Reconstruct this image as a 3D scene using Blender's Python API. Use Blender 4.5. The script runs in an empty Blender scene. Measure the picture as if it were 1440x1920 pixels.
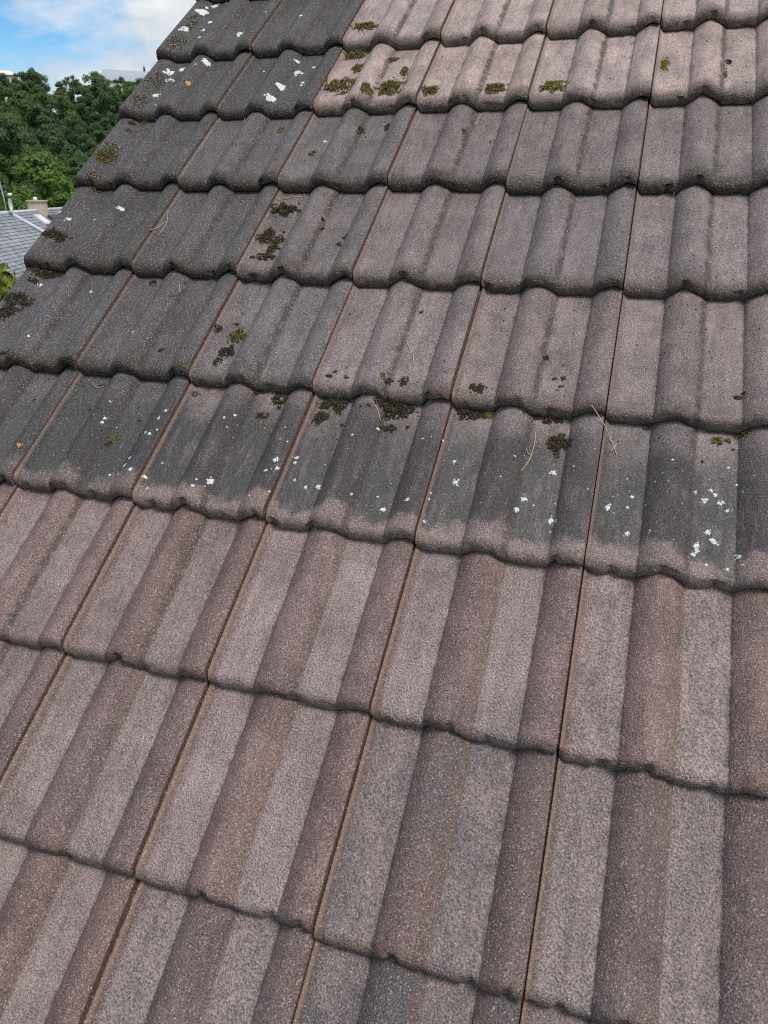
import bpy, math, random
from mathutils import Matrix, Vector, noise

sc = bpy.context.scene
# ------------------------------------------------------------------ camera
cam_d = bpy.data.cameras.new('camera')
cam = bpy.data.objects.new('camera', cam_d)
sc.collection.objects.link(cam)
sc.camera = cam
cam_d.sensor_fit = 'HORIZONTAL'
cam_d.sensor_width = 36.0
cam_d.lens = 35.02
cam_d.clip_start = 0.02
cam_d.clip_end = 6000
RX = Vector((0.95115709, 0.30870050, 0.00204994))
DN = Vector((0.12465335, -0.37798561, -0.91738128))
FW = Vector((-0.28242121, 0.87282924, -0.39800424))
CAM = Vector((1.22217627, -2.44096154, 8.58225519))
cam.matrix_world = Matrix(((RX.x, -DN.x, -FW.x, CAM.x), (RX.y, -DN.y, -FW.y, CAM.y),
                           (RX.z, -DN.z, -FW.z, CAM.z), (0, 0, 0, 1)))
cam_d.dof.use_dof = True
cam_d.dof.focus_distance = 2.1
cam_d.dof.aperture_fstop = 14.0

# ------------------------------------------------------------------ sky, sun, exposure
SUN_EL, SUN_AZ = math.radians(62), math.radians(114)      # azimuth from +Y towards +X
world = bpy.data.worlds.new('World')
sc.world = world
world.use_nodes = True
nt = world.node_tree
nt.nodes.clear()
def wn(t, **k):
    n = nt.nodes.new(t)
    for a, v in k.items(): setattr(n, a, v)
    return n
out = wn('ShaderNodeOutputWorld'); bg = wn('ShaderNodeBackground')
bg.inputs['Strength'].default_value = 0.10
sky = wn('ShaderNodeTexSky', sky_type='NISHITA', sun_disc=False, sun_elevation=SUN_EL, sun_rotation=SUN_AZ)
sky.air_density = 1.0; sky.dust_density = 0.4; sky.ozone_density = 2.5
hsv = wn('ShaderNodeHueSaturation'); hsv.inputs['Saturation'].default_value = 1.45; hsv.inputs['Value'].default_value = 0.60
nt.links.new(sky.outputs[0], hsv.inputs['Color'])
tc = wn('ShaderNodeTexCoord'); mp = wn('ShaderNodeMapping')
mp.inputs['Location'].default_value = (3.35, 0.4, 1.1)
mp.inputs['Scale'].default_value = (1, 1, 2.3)
nt.links.new(tc.outputs['Generated'], mp.inputs[0])
n1 = wn('ShaderNodeTexNoise'); n1.inputs['Scale'].default_value = 3.6; n1.inputs['Detail'].default_value = 9; n1.inputs['Roughness'].default_value = 0.55
n2 = wn('ShaderNodeTexNoise'); n2.inputs['Scale'].default_value = 9.0; n2.inputs['Detail'].default_value = 6
nt.links.new(mp.outputs[0], n1.inputs['Vector']); nt.links.new(mp.outputs[0], n2.inputs['Vector'])
cr = wn('ShaderNodeValToRGB')
cr.color_ramp.elements[0].position = 0.40; cr.color_ramp.elements[0].color = (0, 0, 0, 1)
cr.color_ramp.elements[1].position = 0.52; cr.color_ramp.elements[1].color = (1, 1, 1, 1)
nt.links.new(n1.outputs['Fac'], cr.inputs[0])
cc = wn('ShaderNodeValToRGB')
cc.color_ramp.elements[0].position = 0.35; cc.color_ramp.elements[0].color = (2.5, 2.75, 3.05, 1)
cc.color_ramp.elements[1].position = 0.68; cc.color_ramp.elements[1].color = (3.9, 3.95, 4.0, 1)
nt.links.new(n2.outputs['Fac'], cc.inputs[0])
mx = wn('ShaderNodeMixRGB')
nt.links.new(cr.outputs[0], mx.inputs[0]); nt.links.new(hsv.outputs[0], mx.inputs[1]); nt.links.new(cc.outputs[0], mx.inputs[2])
nt.links.new(mx.outputs[0], bg.inputs['Color']); nt.links.new(bg.outputs[0], out.inputs['Surface'])

sl = bpy.data.lights.new('sun', 'SUN'); sun = bpy.data.objects.new('sun', sl); sc.collection.objects.link(sun)
sl.energy = 1.5; sl.angle = math.radians(22); sl.color = (1.0, 0.95, 0.88)
sd = Vector((math.sin(SUN_AZ)*math.cos(SUN_EL), math.cos(SUN_AZ)*math.cos(SUN_EL), math.sin(SUN_EL)))
sun.rotation_euler = sd.to_track_quat('Z', 'Y').to_euler(); sun.location = (20, 10, 40)
cy_ = sc.cycles; cy_.max_bounces = 5; cy_.diffuse_bounces = 2; cy_.glossy_bounces = 2; cy_.transmission_bounces = 2; cy_.use_denoising = False; cy_.filter_width = 1.1
sc.view_settings.view_transform = 'Standard'; sc.view_settings.look = 'None'
sc.view_settings.gamma = 1.0; sc.view_settings.use_curve_mapping = False
sc.view_settings.exposure = 1.3

# ------------------------------------------------------------------ helpers
random.seed(7)
C = sc.collection
def link(name, me, m=None, parent=None):
    o = bpy.data.objects.new(name, me); C.objects.link(o)
    if m is not None and me is not None and not me.materials: me.materials.append(m)
    if parent is not None: o.parent = parent
    return o
def mesh(name, v, f, smooth=False):
    me = bpy.data.meshes.new(name); me.from_pydata(v, [], f); me.update()
    if smooth: me.polygons.foreach_set('use_smooth', [True]*len(me.polygons))
    return me
def tag(o, label, cat, group=None):
    o['label'] = label; o['category'] = cat
    if group: o['group'] = group
    return o
def add_box(V, F, x0, x1, y0, y1, z0, z1):
    b = len(V)
    V += [(x0,y0,z0),(x1,y0,z0),(x1,y1,z0),(x0,y1,z0),(x0,y0,z1),(x1,y0,z1),(x1,y1,z1),(x0,y1,z1)]
    F += [tuple(b+i for i in q) for q in ((0,3,2,1),(4,5,6,7),(0,1,5,4),(1,2,6,5),(2,3,7,6),(3,0,4,7))]
def add_tube(V, F, pts, r, n=6):
    pts = [Vector(p) for p in pts]; b = len(V)
    for i, p in enumerate(pts):
        t = (pts[min(i+1, len(pts)-1)] - pts[max(i-1, 0)]).normalized()
        a = t.orthogonal().normalized() if i == 0 else (a - t*a.dot(t)).normalized()
        c = t.cross(a); rr = r[i] if isinstance(r, (list, tuple)) else r
        for k in range(n):
            an = 2*math.pi*k/n
            V.append(tuple(p + (a*math.cos(an) + c*math.sin(an))*rr))
    for i in range(len(pts)-1):
        for k in range(n):
            F.append((b+i*n+k, b+i*n+(k+1) % n, b+(i+1)*n+(k+1) % n, b+(i+1)*n+k))
    F.append(tuple(b+k for k in reversed(range(n)))); F.append(tuple(b+(len(pts)-1)*n+k for k in range(n)))

class Mat:
    """small wrapper for building node materials"""
    def __init__(s, name, rough=0.8, spec=0.4):
        s.m = bpy.data.materials.new(name); s.m.use_nodes = True; s.t = s.m.node_tree
        s.b = s.t.nodes['Principled BSDF']
        s.b.inputs['Roughness'].default_value = rough; s.b.inputs['Specular IOR Level'].default_value = spec
    def n(s, t, **k):
        x = s.t.nodes.new(t)
        for a, v in k.items(): setattr(x, a, v)
        return x
    def put(s, v, sock):
        if hasattr(v, 'is_output'): s.t.links.new(v, sock)
        elif isinstance(v, (tuple, list)): sock.default_value = tuple(v) + ((1,) if len(v) == 3 and sock.type == 'RGBA' else ())
        else: sock.default_value = v
    def math(s, op, a, b=None, clamp=False):
        x = s.n('ShaderNodeMath', operation=op, use_clamp=clamp); s.put(a, x.inputs[0])
        if b is not None: s.put(b, x.inputs[1])
        return x.outputs[0]
    def mix(s, f, a, b, blend='MIX'):
        x = s.n('ShaderNodeMixRGB', blend_type=blend); s.put(f, x.inputs[0]); s.put(a, x.inputs[1]); s.put(b, x.inputs[2])
        return x.outputs[0]
    def ramp(s, f, stops, interp='LINEAR'):
        x = s.n('ShaderNodeValToRGB'); x.color_ramp.interpolation = interp; e = x.color_ramp.elements
        while len(e) < len(stops): e.new(0.5)
        for i, (p, c) in enumerate(stops):
            e[i].position = p; e[i].color = (c, c, c, 1) if not isinstance(c, tuple) else c + (1,)
        s.put(f, x.inputs[0]); return x.outputs[0]
    def noise(s, scale, detail=2, rough=0.5, vec=None, dist=0):
        x = s.n('ShaderNodeTexNoise'); x.inputs['Scale'].default_value = scale; x.inputs['Detail'].default_value = detail
        x.inputs['Roughness'].default_value = rough; x.inputs['Distortion'].default_value = dist
        if vec is not None: s.t.links.new(vec, x.inputs['Vector'])
        return x.outputs['Fac']
    def voro(s, scale, vec=None, out='Distance', rnd=1):
        x = s.n('ShaderNodeTexVoronoi'); x.inputs['Scale'].default_value = scale; x.inputs['Randomness'].default_value = rnd
        if vec is not None: s.t.links.new(vec, x.inputs['Vector'])
        return x.outputs[out]
    def attr(s, name, out='Fac'):
        return s.n('ShaderNodeAttribute', attribute_type='OBJECT', attribute_name=name).outputs[out]
    def bump(s, h, strength, dist, prev=None):
        x = s.n('ShaderNodeBump'); x.inputs['Strength'].default_value = strength; x.inputs['Distance'].default_value = dist
        s.put(h, x.inputs['Height'])
        if prev is not None: s.t.links.new(prev, x.inputs['Normal'])
        return x.outputs[0]
    def band(s, v, a, b, c, d):
        """0 below a, rising to 1 at b, 1 until c, 0 from d"""
        x = s.n('ShaderNodeMapRange', interpolation_type='SMOOTHSTEP'); s.put(v, x.inputs[0]); x.inputs[1].default_value = a; x.inputs[2].default_value = b
        y = s.n('ShaderNodeMapRange', interpolation_type='SMOOTHSTEP'); s.put(v, y.inputs[0]); y.inputs[1].default_value = c; y.inputs[2].default_value = d
        y.inputs[3].default_value = 1; y.inputs[4].default_value = 0
        return s.math('MULTIPLY', x.outputs[0], y.outputs[0])

#GEO  ---------------------------------------------------------------- tile geometry (metres, roof plane a = along course, b = upslope, c = out)
PITCH = math.radians(38)
ORG_Z = 9.0
GAUGE, COVER, TW, TL = 0.32215, 0.30, 0.2968, 0.405
HR, NR, DROP = 0.0225, 0.0165, 0.0280
NV = 0.0215
TILT = DROP/GAUGE
C0 = -0.0165
R0, R1, COL0, COL1 = -4, 10, -1, 8
def hump(t):
    if t <= 0 or t >= 1: return 0.0
    t = t**0.92
    return math.sin(math.pi*t)**0.92
def prof(x):
    h = HR*hump((x-0.084)/0.080) + HR*hump((x-0.236)/0.086)
    if x < 0.012:
        t = max(0.0, 1 - max(x, 0)/0.012); h += 0.0120*t*t*(1.5-0.5*t)
    return h
def vprof(x):
    h = HR*hump((x-0.084)/0.080) + HR*hump((x-0.236)/0.086)
    h += HR*0.72*hump((x+0.058)/0.082)
    return h
ROWB = {0: {-1: -.022, 0: -.022, 1: -.018, 2: -.010, 3: -.004, 4: .002}, 1: {-1: -.004, 0: -.004, 1: -.002, 4: .004},
        2: {-1: .006, 0: .003, 2: .005}, 3: {-1: .006, 0: .005, 4: .005}, 4: {0: .003, 1: -.003, 2: -.005, 3: -.004}, 5: {0: .004, 2: -.002}}
def jit(r, c, k):
    s = math.sin(r*127.1 + c*311.7 + k*74.7)*43758.5453
    return (s - math.floor(s))*2 - 1
def tile_loc(r, c):
    a = c*COVER + 0.0012*jit(r, c, 1) 
    b = -r*GAUGE + ROWB.get(r, {}).get(c, 0) + 0.0034*jit(r, c, 2)
    return a, b, C0 + 0.0008*jit(r, c, 3)
#ENDGEO
ROOF_M = Matrix.Translation((0, 0, ORG_Z)) @ Matrix.Rotation(PITCH, 4, 'X')
def tile_m(r, c):
    a, b, z = tile_loc(r, c)
    return Matrix.Translation((a, b, z)) @ Matrix.Rotation(0.0042*jit(r, c, 4), 4, 'Z') @ Matrix.Rotation(-math.atan(TILT), 4, 'X')

# ------------------------------------------------------------------ tile material
def tile_material():
    M = Mat('weathered_concrete_tile', 0.52, 0.5)
    co = M.n('ShaderNodeTexCoord').outputs['Object']
    sx = M.n('ShaderNodeSeparateXYZ'); M.t.links.new(co, sx.inputs[0]); X, Y = sx.outputs[0], sx.outputs[1]
    rnd = M.n('ShaderNodeObjectInfo').outputs['Random']
    off = M.n('ShaderNodeVectorMath', operation='ADD'); cmb = M.n('ShaderNodeCombineXYZ')
    for i, k in enumerate((13.0, 29.0, 7.0)): M.t.links.new(M.math('MULTIPLY', rnd, k), cmb.inputs[i])
    M.t.links.new(co, off.inputs[0]); M.t.links.new(cmb.outputs[0], off.inputs[1]); P = off.outputs[0]
    # stretched along the slope: water streaks
    st = M.n('ShaderNodeMapping'); st.inputs['Scale'].default_value = (1, 0.22, 1); M.t.links.new(P, st.inputs[0]); S = st.outputs[0]
    tint = M.attr('tint', 'Color'); a_nose = M.attr('nose'); a_alg = M.attr('algae'); a_pan = M.attr('pan'); a_fr = M.attr('fringe')
    big = M.noise(10, 3, 0.6, P); mid = M.noise(42, 3, 0.65, P); streak = M.noise(60, 2, 0.6, S)
    gfine = M.noise(430, 2, 0.6, P); gcoarse = M.noise(320, 2, 0.65, P)
    vo = M.n('ShaderNodeTexVoronoi'); vo.inputs['Scale'].default_value = 370; M.t.links.new(P, vo.inputs['Vector'])
    vp = M.n('ShaderNodeTexVoronoi'); vp.inputs['Scale'].default_value = 95; M.t.links.new(P, vp.inputs['Vector'])
    m0 = M.math('SUBTRACT', mid, 0.5); b0 = M.math('SUBTRACT', big, 0.5); g0 = M.math('SUBTRACT', gfine, 0.5)
    col = tint
    # worn flat pans are greyer and paler than the rolls; includes painted sky sheen
    wob = M.math('ADD', X, M.math('MULTIPLY', m0, 0.005))
    pan0 = M.math('MAXIMUM', M.band(wob, 0.009, 0.016, 0.0830, 0.0855), M.band(wob, 0.163, 0.167, 0.2350, 0.2375))
    pan = M.math('MULTIPLY', pan0, a_pan)
    grain = M.mix(pan, gfine, gcoarse)
    col = M.mix(M.math('MULTIPLY', pan, 0.8), col, (0.452, 0.358, 0.337))
    # mottling
    col = M.mix(0.8, col, M.ramp(big, [(0.32, 0.55), (0.62, 1.05)]), 'MULTIPLY')
    col = M.mix(0.6, col, M.ramp(streak, [(0.32, 0.6), (0.66, 1.08)]), 'MULTIPLY')
    dk = M.ramp(mid, [(0.55, 0), (0.72, 1)])
    col = M.mix(M.math('MULTIPLY', dk, 0.35), col, (0.06, 0.055, 0.058))
    col = M.mix(M.math('MULTIPLY', M.attr('blotch'), M.ramp(big, [(0.36, 0), (0.62, 1)])), col, (0.085, 0.075, 0.080))  # noise-broken dark grey patches, strength set per tile
    # algae belt with a washed, paler lower fringe
    yw = M.math('ADD', Y, M.math('ADD', M.math('ADD', M.math('MULTIPLY', b0, 0.11), M.math('MULTIPLY', pan0, 0.014)), M.math('MULTIPLY', m0, 0.05)))
    belt = M.band(yw, 0.036, 0.058, 0.20, 0.34)
    belt = M.math('MULTIPLY', M.math('MULTIPLY', belt, M.ramp(streak, [(0.34, 0.55), (0.52, 1.0)])), a_alg, True)
    gcol = M.mix(pan0, (0.033, 0.028, 0.030), (0.037, 0.040, 0.035))
    col = M.mix(M.math('MULTIPLY', belt, 0.9), col, gcol)
    fr = M.math('MULTIPLY', M.band(yw, -1, -0.9, 0.030, 0.066), a_fr)
    col = M.mix(M.math('MULTIPLY', fr, 0.6), col, (0.255, 0.182, 0.160))
    # soot and moss film that creeps over the lower edge
    nz = M.math('ADD', Y, M.math('ADD', M.math('MULTIPLY', m0, 0.05), M.math('MULTIPLY', b0, 0.03)))
    nz = M.mix(M.math('MULTIPLY', a_pan, 2.5, True), M.band(nz, -1, -0.9, 0.012, 0.044), M.band(nz, -1, -0.9, -0.004, 0.012))
    col = M.mix(M.math('MULTIPLY', nz, a_nose), col, M.mix(M.math('MULTIPLY', a_pan, 2.5, True), (0.046, 0.030, 0.019), (0.19, 0.122, 0.086)))
    # right foot of the rolls: dirt lines with crease shade painted in
    ft = M.band(M.math('ADD', X, M.math('MULTIPLY', m0, 0.014)), 0.150, 0.159, 0.162, 0.172)
    warm = M.math('MULTIPLY', M.math('MULTIPLY', ft, a_pan), M.ramp(big, [(0.40, 0.0), (0.60, 0.4)]))
    col = M.mix(warm, col, (0.21, 0.13, 0.085))
    dft = M.math('MULTIPLY', M.math('MULTIPLY', ft, M.math('SUBTRACT', 1, a_pan)), M.ramp(mid, [(0.34, 0.2), (0.52, 0.95)]))
    col = M.mix(dft, col, (0.045, 0.035, 0.03))
    lf = M.math('MAXIMUM', M.band(wob, 0.079, 0.084, 0.086, 0.092), M.band(wob, 0.231, 0.236, 0.238, 0.244))
    col = M.mix(M.math('MULTIPLY', lf, M.ramp(mid, [(0.40, 0.05), (0.6, 0.5)])), col, (0.05, 0.04, 0.036))
    # bare, ungranulated side edges
    tanm = M.band(M.math('ADD', X, M.math('MULTIPLY', g0, 0.006)), -0.0005, 0.0, 0.0025, 0.0080)
    a_tan = M.attr('bare')
    col = M.mix(M.math('MULTIPLY', tanm, a_tan), col, M.mix(M.math('MULTIPLY', a_pan, 2.0, True), (0.155, 0.108, 0.088), (0.20, 0.128, 0.094)))
    col = M.mix(M.band(X, TW-0.0016, TW-0.0006, 2, 3), col, (0.13, 0.078, 0.056))
    if True:
        col = M.mix(M.math('MULTIPLY', M.band(X, -2, -1, -0.0012, -0.0006), a_tan), col, (0.06, 0.035, 0.026))
    # granules, with sky glints painted in as pale specks
    col = M.mix(M.math('SUBTRACT', 1, M.math('MULTIPLY', tanm, 0.5)), col, M.mix(pan, M.ramp(grain, [(0.36, 0.36), (0.5, 0.88), (0.64, 1.35)]), M.ramp(grain, [(0.36, 0.44), (0.5, 0.88), (0.64, 1.36)])), 'MULTIPLY')
    glit = M.math('MULTIPLY', M.ramp(vo.outputs['Color'], [(0.66, 0), (0.80, 1)]), M.ramp(vo.outputs['Distance'], [(0.15, 1), (0.5, 0)]))
    col = M.mix(M.math('MULTIPLY', M.math('MULTIPLY', glit, M.math('SUBTRACT', 1, M.math('MULTIPLY', belt, 0.65))), 0.72), col, (0.56, 0.53, 0.51))
    pit = M.math('MULTIPLY', M.ramp(vp.outputs['Distance'], [(0.05, 1), (0.18, 0)]), M.ramp(vp.outputs['Color'], [(0.58, 0), (0.66, 0.8)]))
    col = M.mix(pit, col, (0.022, 0.02, 0.018))
    M.put(col, M.b.inputs['Base Color'])
    M.put(M.ramp(grain, [(0.35, 0.75), (0.65, 0.36)]), M.b.inputs['Roughness'])
    soft = M.math('SUBTRACT', 1, M.math('MULTIPLY', tanm, 0.8))
    M.put(M.bump(M.math('MULTIPLY', M.math('ADD', grain, M.math('MULTIPLY', pan, gcoarse)), soft), 1.0, 0.0036), M.b.inputs['Normal'])
    return M.m
TILE = tile_material()

# ------------------------------------------------------------------ tile meshes
def tile_mesh(seed, verge=False):
    xs = sorted(set([0.0, 0.002, 0.004, 0.007, 0.010, 0.013, 0.016] + [0.016+i*0.0068 for i in range(1, 10)] +
             [0.084+i*0.080/16 for i in range(17)] + [0.164+i*0.009 for i in range(1, 8)] +
             [0.236+i*0.0605/13 for i in range(14)] + [0.083, 0.0852, 0.165, 0.1628, 0.235, 0.2372]))
    xs = [x for i, x in enumerate(xs) if i == 0 or x - xs[i-1] > 1e-4]
    xs[-1] = TW
    if verge: xs = [-0.040, -0.0395, -0.038, -0.034, -0.029, -0.024, -0.018, -0.012, -0.006] + xs
    sec = [(TL, 0.0)] + [(y, 0.0) for y in (0.34, 0.28, 0.22, 0.16, 0.11, 0.075, 0.052, 0.038, 0.028, 0.022)]
    for i in range(0, 8):
        a = math.radians(90*i/7); sec.append((NR - NR*math.sin(a), -NV + NV*math.cos(a)))
    sec += [(0.0004, -0.0240), (0.0018, -0.0262), (0.005, -0.0274), (0.011, -0.0274), (0.04, -0.025), (TL, -0.022)]
    V, F = [], []; nx = len(xs)
    off = Vector((seed*3.7, seed*1.3, seed*0.7))
    for j, (y, dz) in enumerate(sec):
        for i, x in enumerate(xs):
            hz = vprof(x) if verge else prof(x)
            if verge and x < -0.037: hz -= 0.004*((-0.037-x)/0.003)**2
            tw = min(1.0, max(0.0, (x-0.245)/0.04)); dzz = dz*(1-0.25*tw) if (dz < -0.0200 and y < 0.05) else dz
            p = Vector((x, y, hz + dzz))
            if 5 < j < len(sec)-1:
                w = 1.0 if y < 0.03 else 0.35
                q = p*55 + off
                p.y += w*(0.0024*noise.noise(q) + 0.0018*noise.noise(q*3.1))
                p.z += w*(0.0012*noise.noise(q + Vector((9, 4, 1))) + 0.0009*noise.noise(q*3.3))
                chip = noise.noise(Vector((x*38, seed*5.1, 2.2)))
                if y < 0.02 and chip > 0.30: p.y += (chip-0.30)*0.030*(1 if dz < -0.006 else 0.4)
            V.append(tuple(p))
    ns = len(sec)
    for j in range(ns-1):
        for i in range(nx-1):
            F.append((j*nx+i, (j+1)*nx+i, (j+1)*nx+i+1, j*nx+i+1))
    # side walls: fan between top and underside using a closed loop
    top = list(range(0, ns))
    F.append(tuple(reversed([j*nx for j in top])))
    F.append(tuple(j*nx+nx-1 for j in top))
    # side lap ledge that runs under the neighbour
    if not verge:
        add_box(V, F, -0.024, 0.0005, 0.012, TL, -0.012, 0.0065)
    else:
        # downturned verge lip
        b = len(V); add_box(V, F, -0.0388, -0.016, 0.014, TL, -0.040, -0.006)
    me = mesh('roof_tile', V, F, True); me.set_sharp_from_angle(angle=math.radians(50))
    me.materials.append(TILE); return me
TILES = [tile_mesh(s) for s in range(1, 13)]
VERGE = [tile_mesh(s, True) for s in range(21, 26)]

# ------------------------------------------------------------------ the roof
roof = bpy.data.objects.new('tiled_roof', None); C.objects.link(roof); roof.matrix_world = ROOF_M
tag(roof, 'near brown grey concrete tiled roof slope stained with moss and lichen', 'roof')
PINK, GREY, DARK, MAUVE, BLUE = (0.455, 0.345, 0.312), (0.222, 0.172, 0.166), (0.078, 0.066, 0.064), (0.236, 0.152, 0.137), (0.104, 0.088, 0.089)
GREYD = (0.168, 0.136, 0.133)
TONE = {  # row: list over columns -1.. (last repeats): tint, nose, algae, pan, fringe, bare
    -9: [(DARK, .8, 0, 0, 0, 0), (DARK, .7, 0, 0, 0, .15), (PINK, .75, 0, .1, 0, .8)],
    0: [(DARK, .85, .2, 0, 0, 0), (DARK, .8, 0, 0, 0, .15), (PINK, .85, 0, .1, 0, .7)],
    1: [(DARK, .9, .3, 0, 0, 0), (DARK, .85, .3, 0, 0, .15), (PINK, .9, 0, .1, 0, .7), (PINK, .9, 0, .1, 0, .7), (PINK, .9, 0, .1, 0, .7), (PINK, .9, 0, .1, 0, .7)],
    2: [(DARK, .95, 0, 0, 0, 0), (BLUE, .9, 0, 0, 0, .2), (GREYD, .9, 0, 0, 0, .35), (GREY, .9, 0, 0, 0, .7)],
    3: [(DARK, .95, 0, 0, 0, 0), (BLUE, .9, 0, 0, 0, .2), (GREYD, .85, 0, .05, 0, .5), (GREY, .85, 0, .1, 0, .8)],
    4: [(BLUE, .95, 0, 0, 0, 0), (BLUE, .9, 0, 0, 0, .2), (GREYD, .75, 0, .05, 0, .5), (GREY, .7, 0, .15, 0, .9)],
    5: [(BLUE, .5, .6, .1, .4, 0), (BLUE, .35, .8, .1, .8, .6), (GREY, .25, 1, .2, .9, .7), (GREY, .2, 1, .25, 1, .8), (GREY, .2, 1, .3, 1, .8)],
    6: [(MAUVE, .55, 0, .35, 0, 0), (MAUVE, .55, 0, .4, 0, .4), (MAUVE, .55, 0, .5, 0, .6), (MAUVE, .55, 0, .75, 0, .9), (MAUVE, .55, 0, .9, 0, .95)],
    7: [(MAUVE, .55, 0, .4, 0, 0), (MAUVE, .55, 0, .5, 0, .5), (MAUVE, .55, 0, .7, 0, .7), (MAUVE, .55, 0, .9, 0, .95)],
    9: [(MAUVE, .55, 0, .7, 0, .9)]}
tile_of = {}
for r in range(R0, R1+1):
    key = max(k for k in TONE if k <= r)
    for c in range(COL0, COL1+1):
        pool = VERGE if c == -1 else TILES
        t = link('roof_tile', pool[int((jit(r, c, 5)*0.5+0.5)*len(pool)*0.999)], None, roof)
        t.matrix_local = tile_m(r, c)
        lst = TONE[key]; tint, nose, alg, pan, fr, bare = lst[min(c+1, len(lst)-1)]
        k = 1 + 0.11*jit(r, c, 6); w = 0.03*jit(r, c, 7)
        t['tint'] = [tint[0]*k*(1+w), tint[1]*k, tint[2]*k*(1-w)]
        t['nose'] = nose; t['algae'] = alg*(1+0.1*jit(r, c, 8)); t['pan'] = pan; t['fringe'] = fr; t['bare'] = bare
        t['blotch'] = {(7, 3): 0.65, (8, 3): 0.9, (8, 4): 0.4, (6, 1): 0.25, (7, 1): 0.25, (7, 4): 0.35, (8, 2): 0.4}.get((r, c), 0.12 if r > 5 else 0.0)
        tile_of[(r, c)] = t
# boarding beneath, and the gable wall that carries it
DECK = Mat('dark_boarding', 0.9); DECK.b.inputs['Base Color'].default_value = (0.05, 0.035, 0.026, 1)
V, F = [], []; add_box(V, F, -0.24, COL1*COVER+0.28, -R1*GAUGE+0.03, -R0*GAUGE+0.36, -0.16, -0.085)
link('roof_boarding', mesh('roof_boarding', V, F), DECK.m, roof)
PLAS = Mat('pale_render', 0.9); PLAS.put(PLAS.ramp(PLAS.noise(3, 5, 0.6), [(0.3, (0.42, 0.40, 0.36)), (0.7, (0.55, 0.53, 0.48))]), PLAS.b.inputs['Base Color'])
b0, b1 = -R1*GAUGE+0.1, -R0*GAUGE+0.3
V = []
for x in (-0.20, 0.06):
    for (b, base) in ((b0, 1), (b1, 1), (b1, 0), (b0, 0)):
        y = b*math.cos(PITCH) + 0.165*math.sin(PITCH); z = ORG_Z + b*math.sin(PITCH) - 0.165*math.cos(PITCH)
        V.append(tuple(ROOF_M.inverted() @ Vector((x, y, z if base else -0.2))))
F = [(0, 1, 2, 3), (7, 6, 5, 4), (0, 4, 5, 1), (1, 5, 6, 2), (2, 6, 7, 3), (3, 7, 4, 0)]
link('gable_wall', mesh('gable_wall', V, F), PLAS.m, roof)

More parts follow.
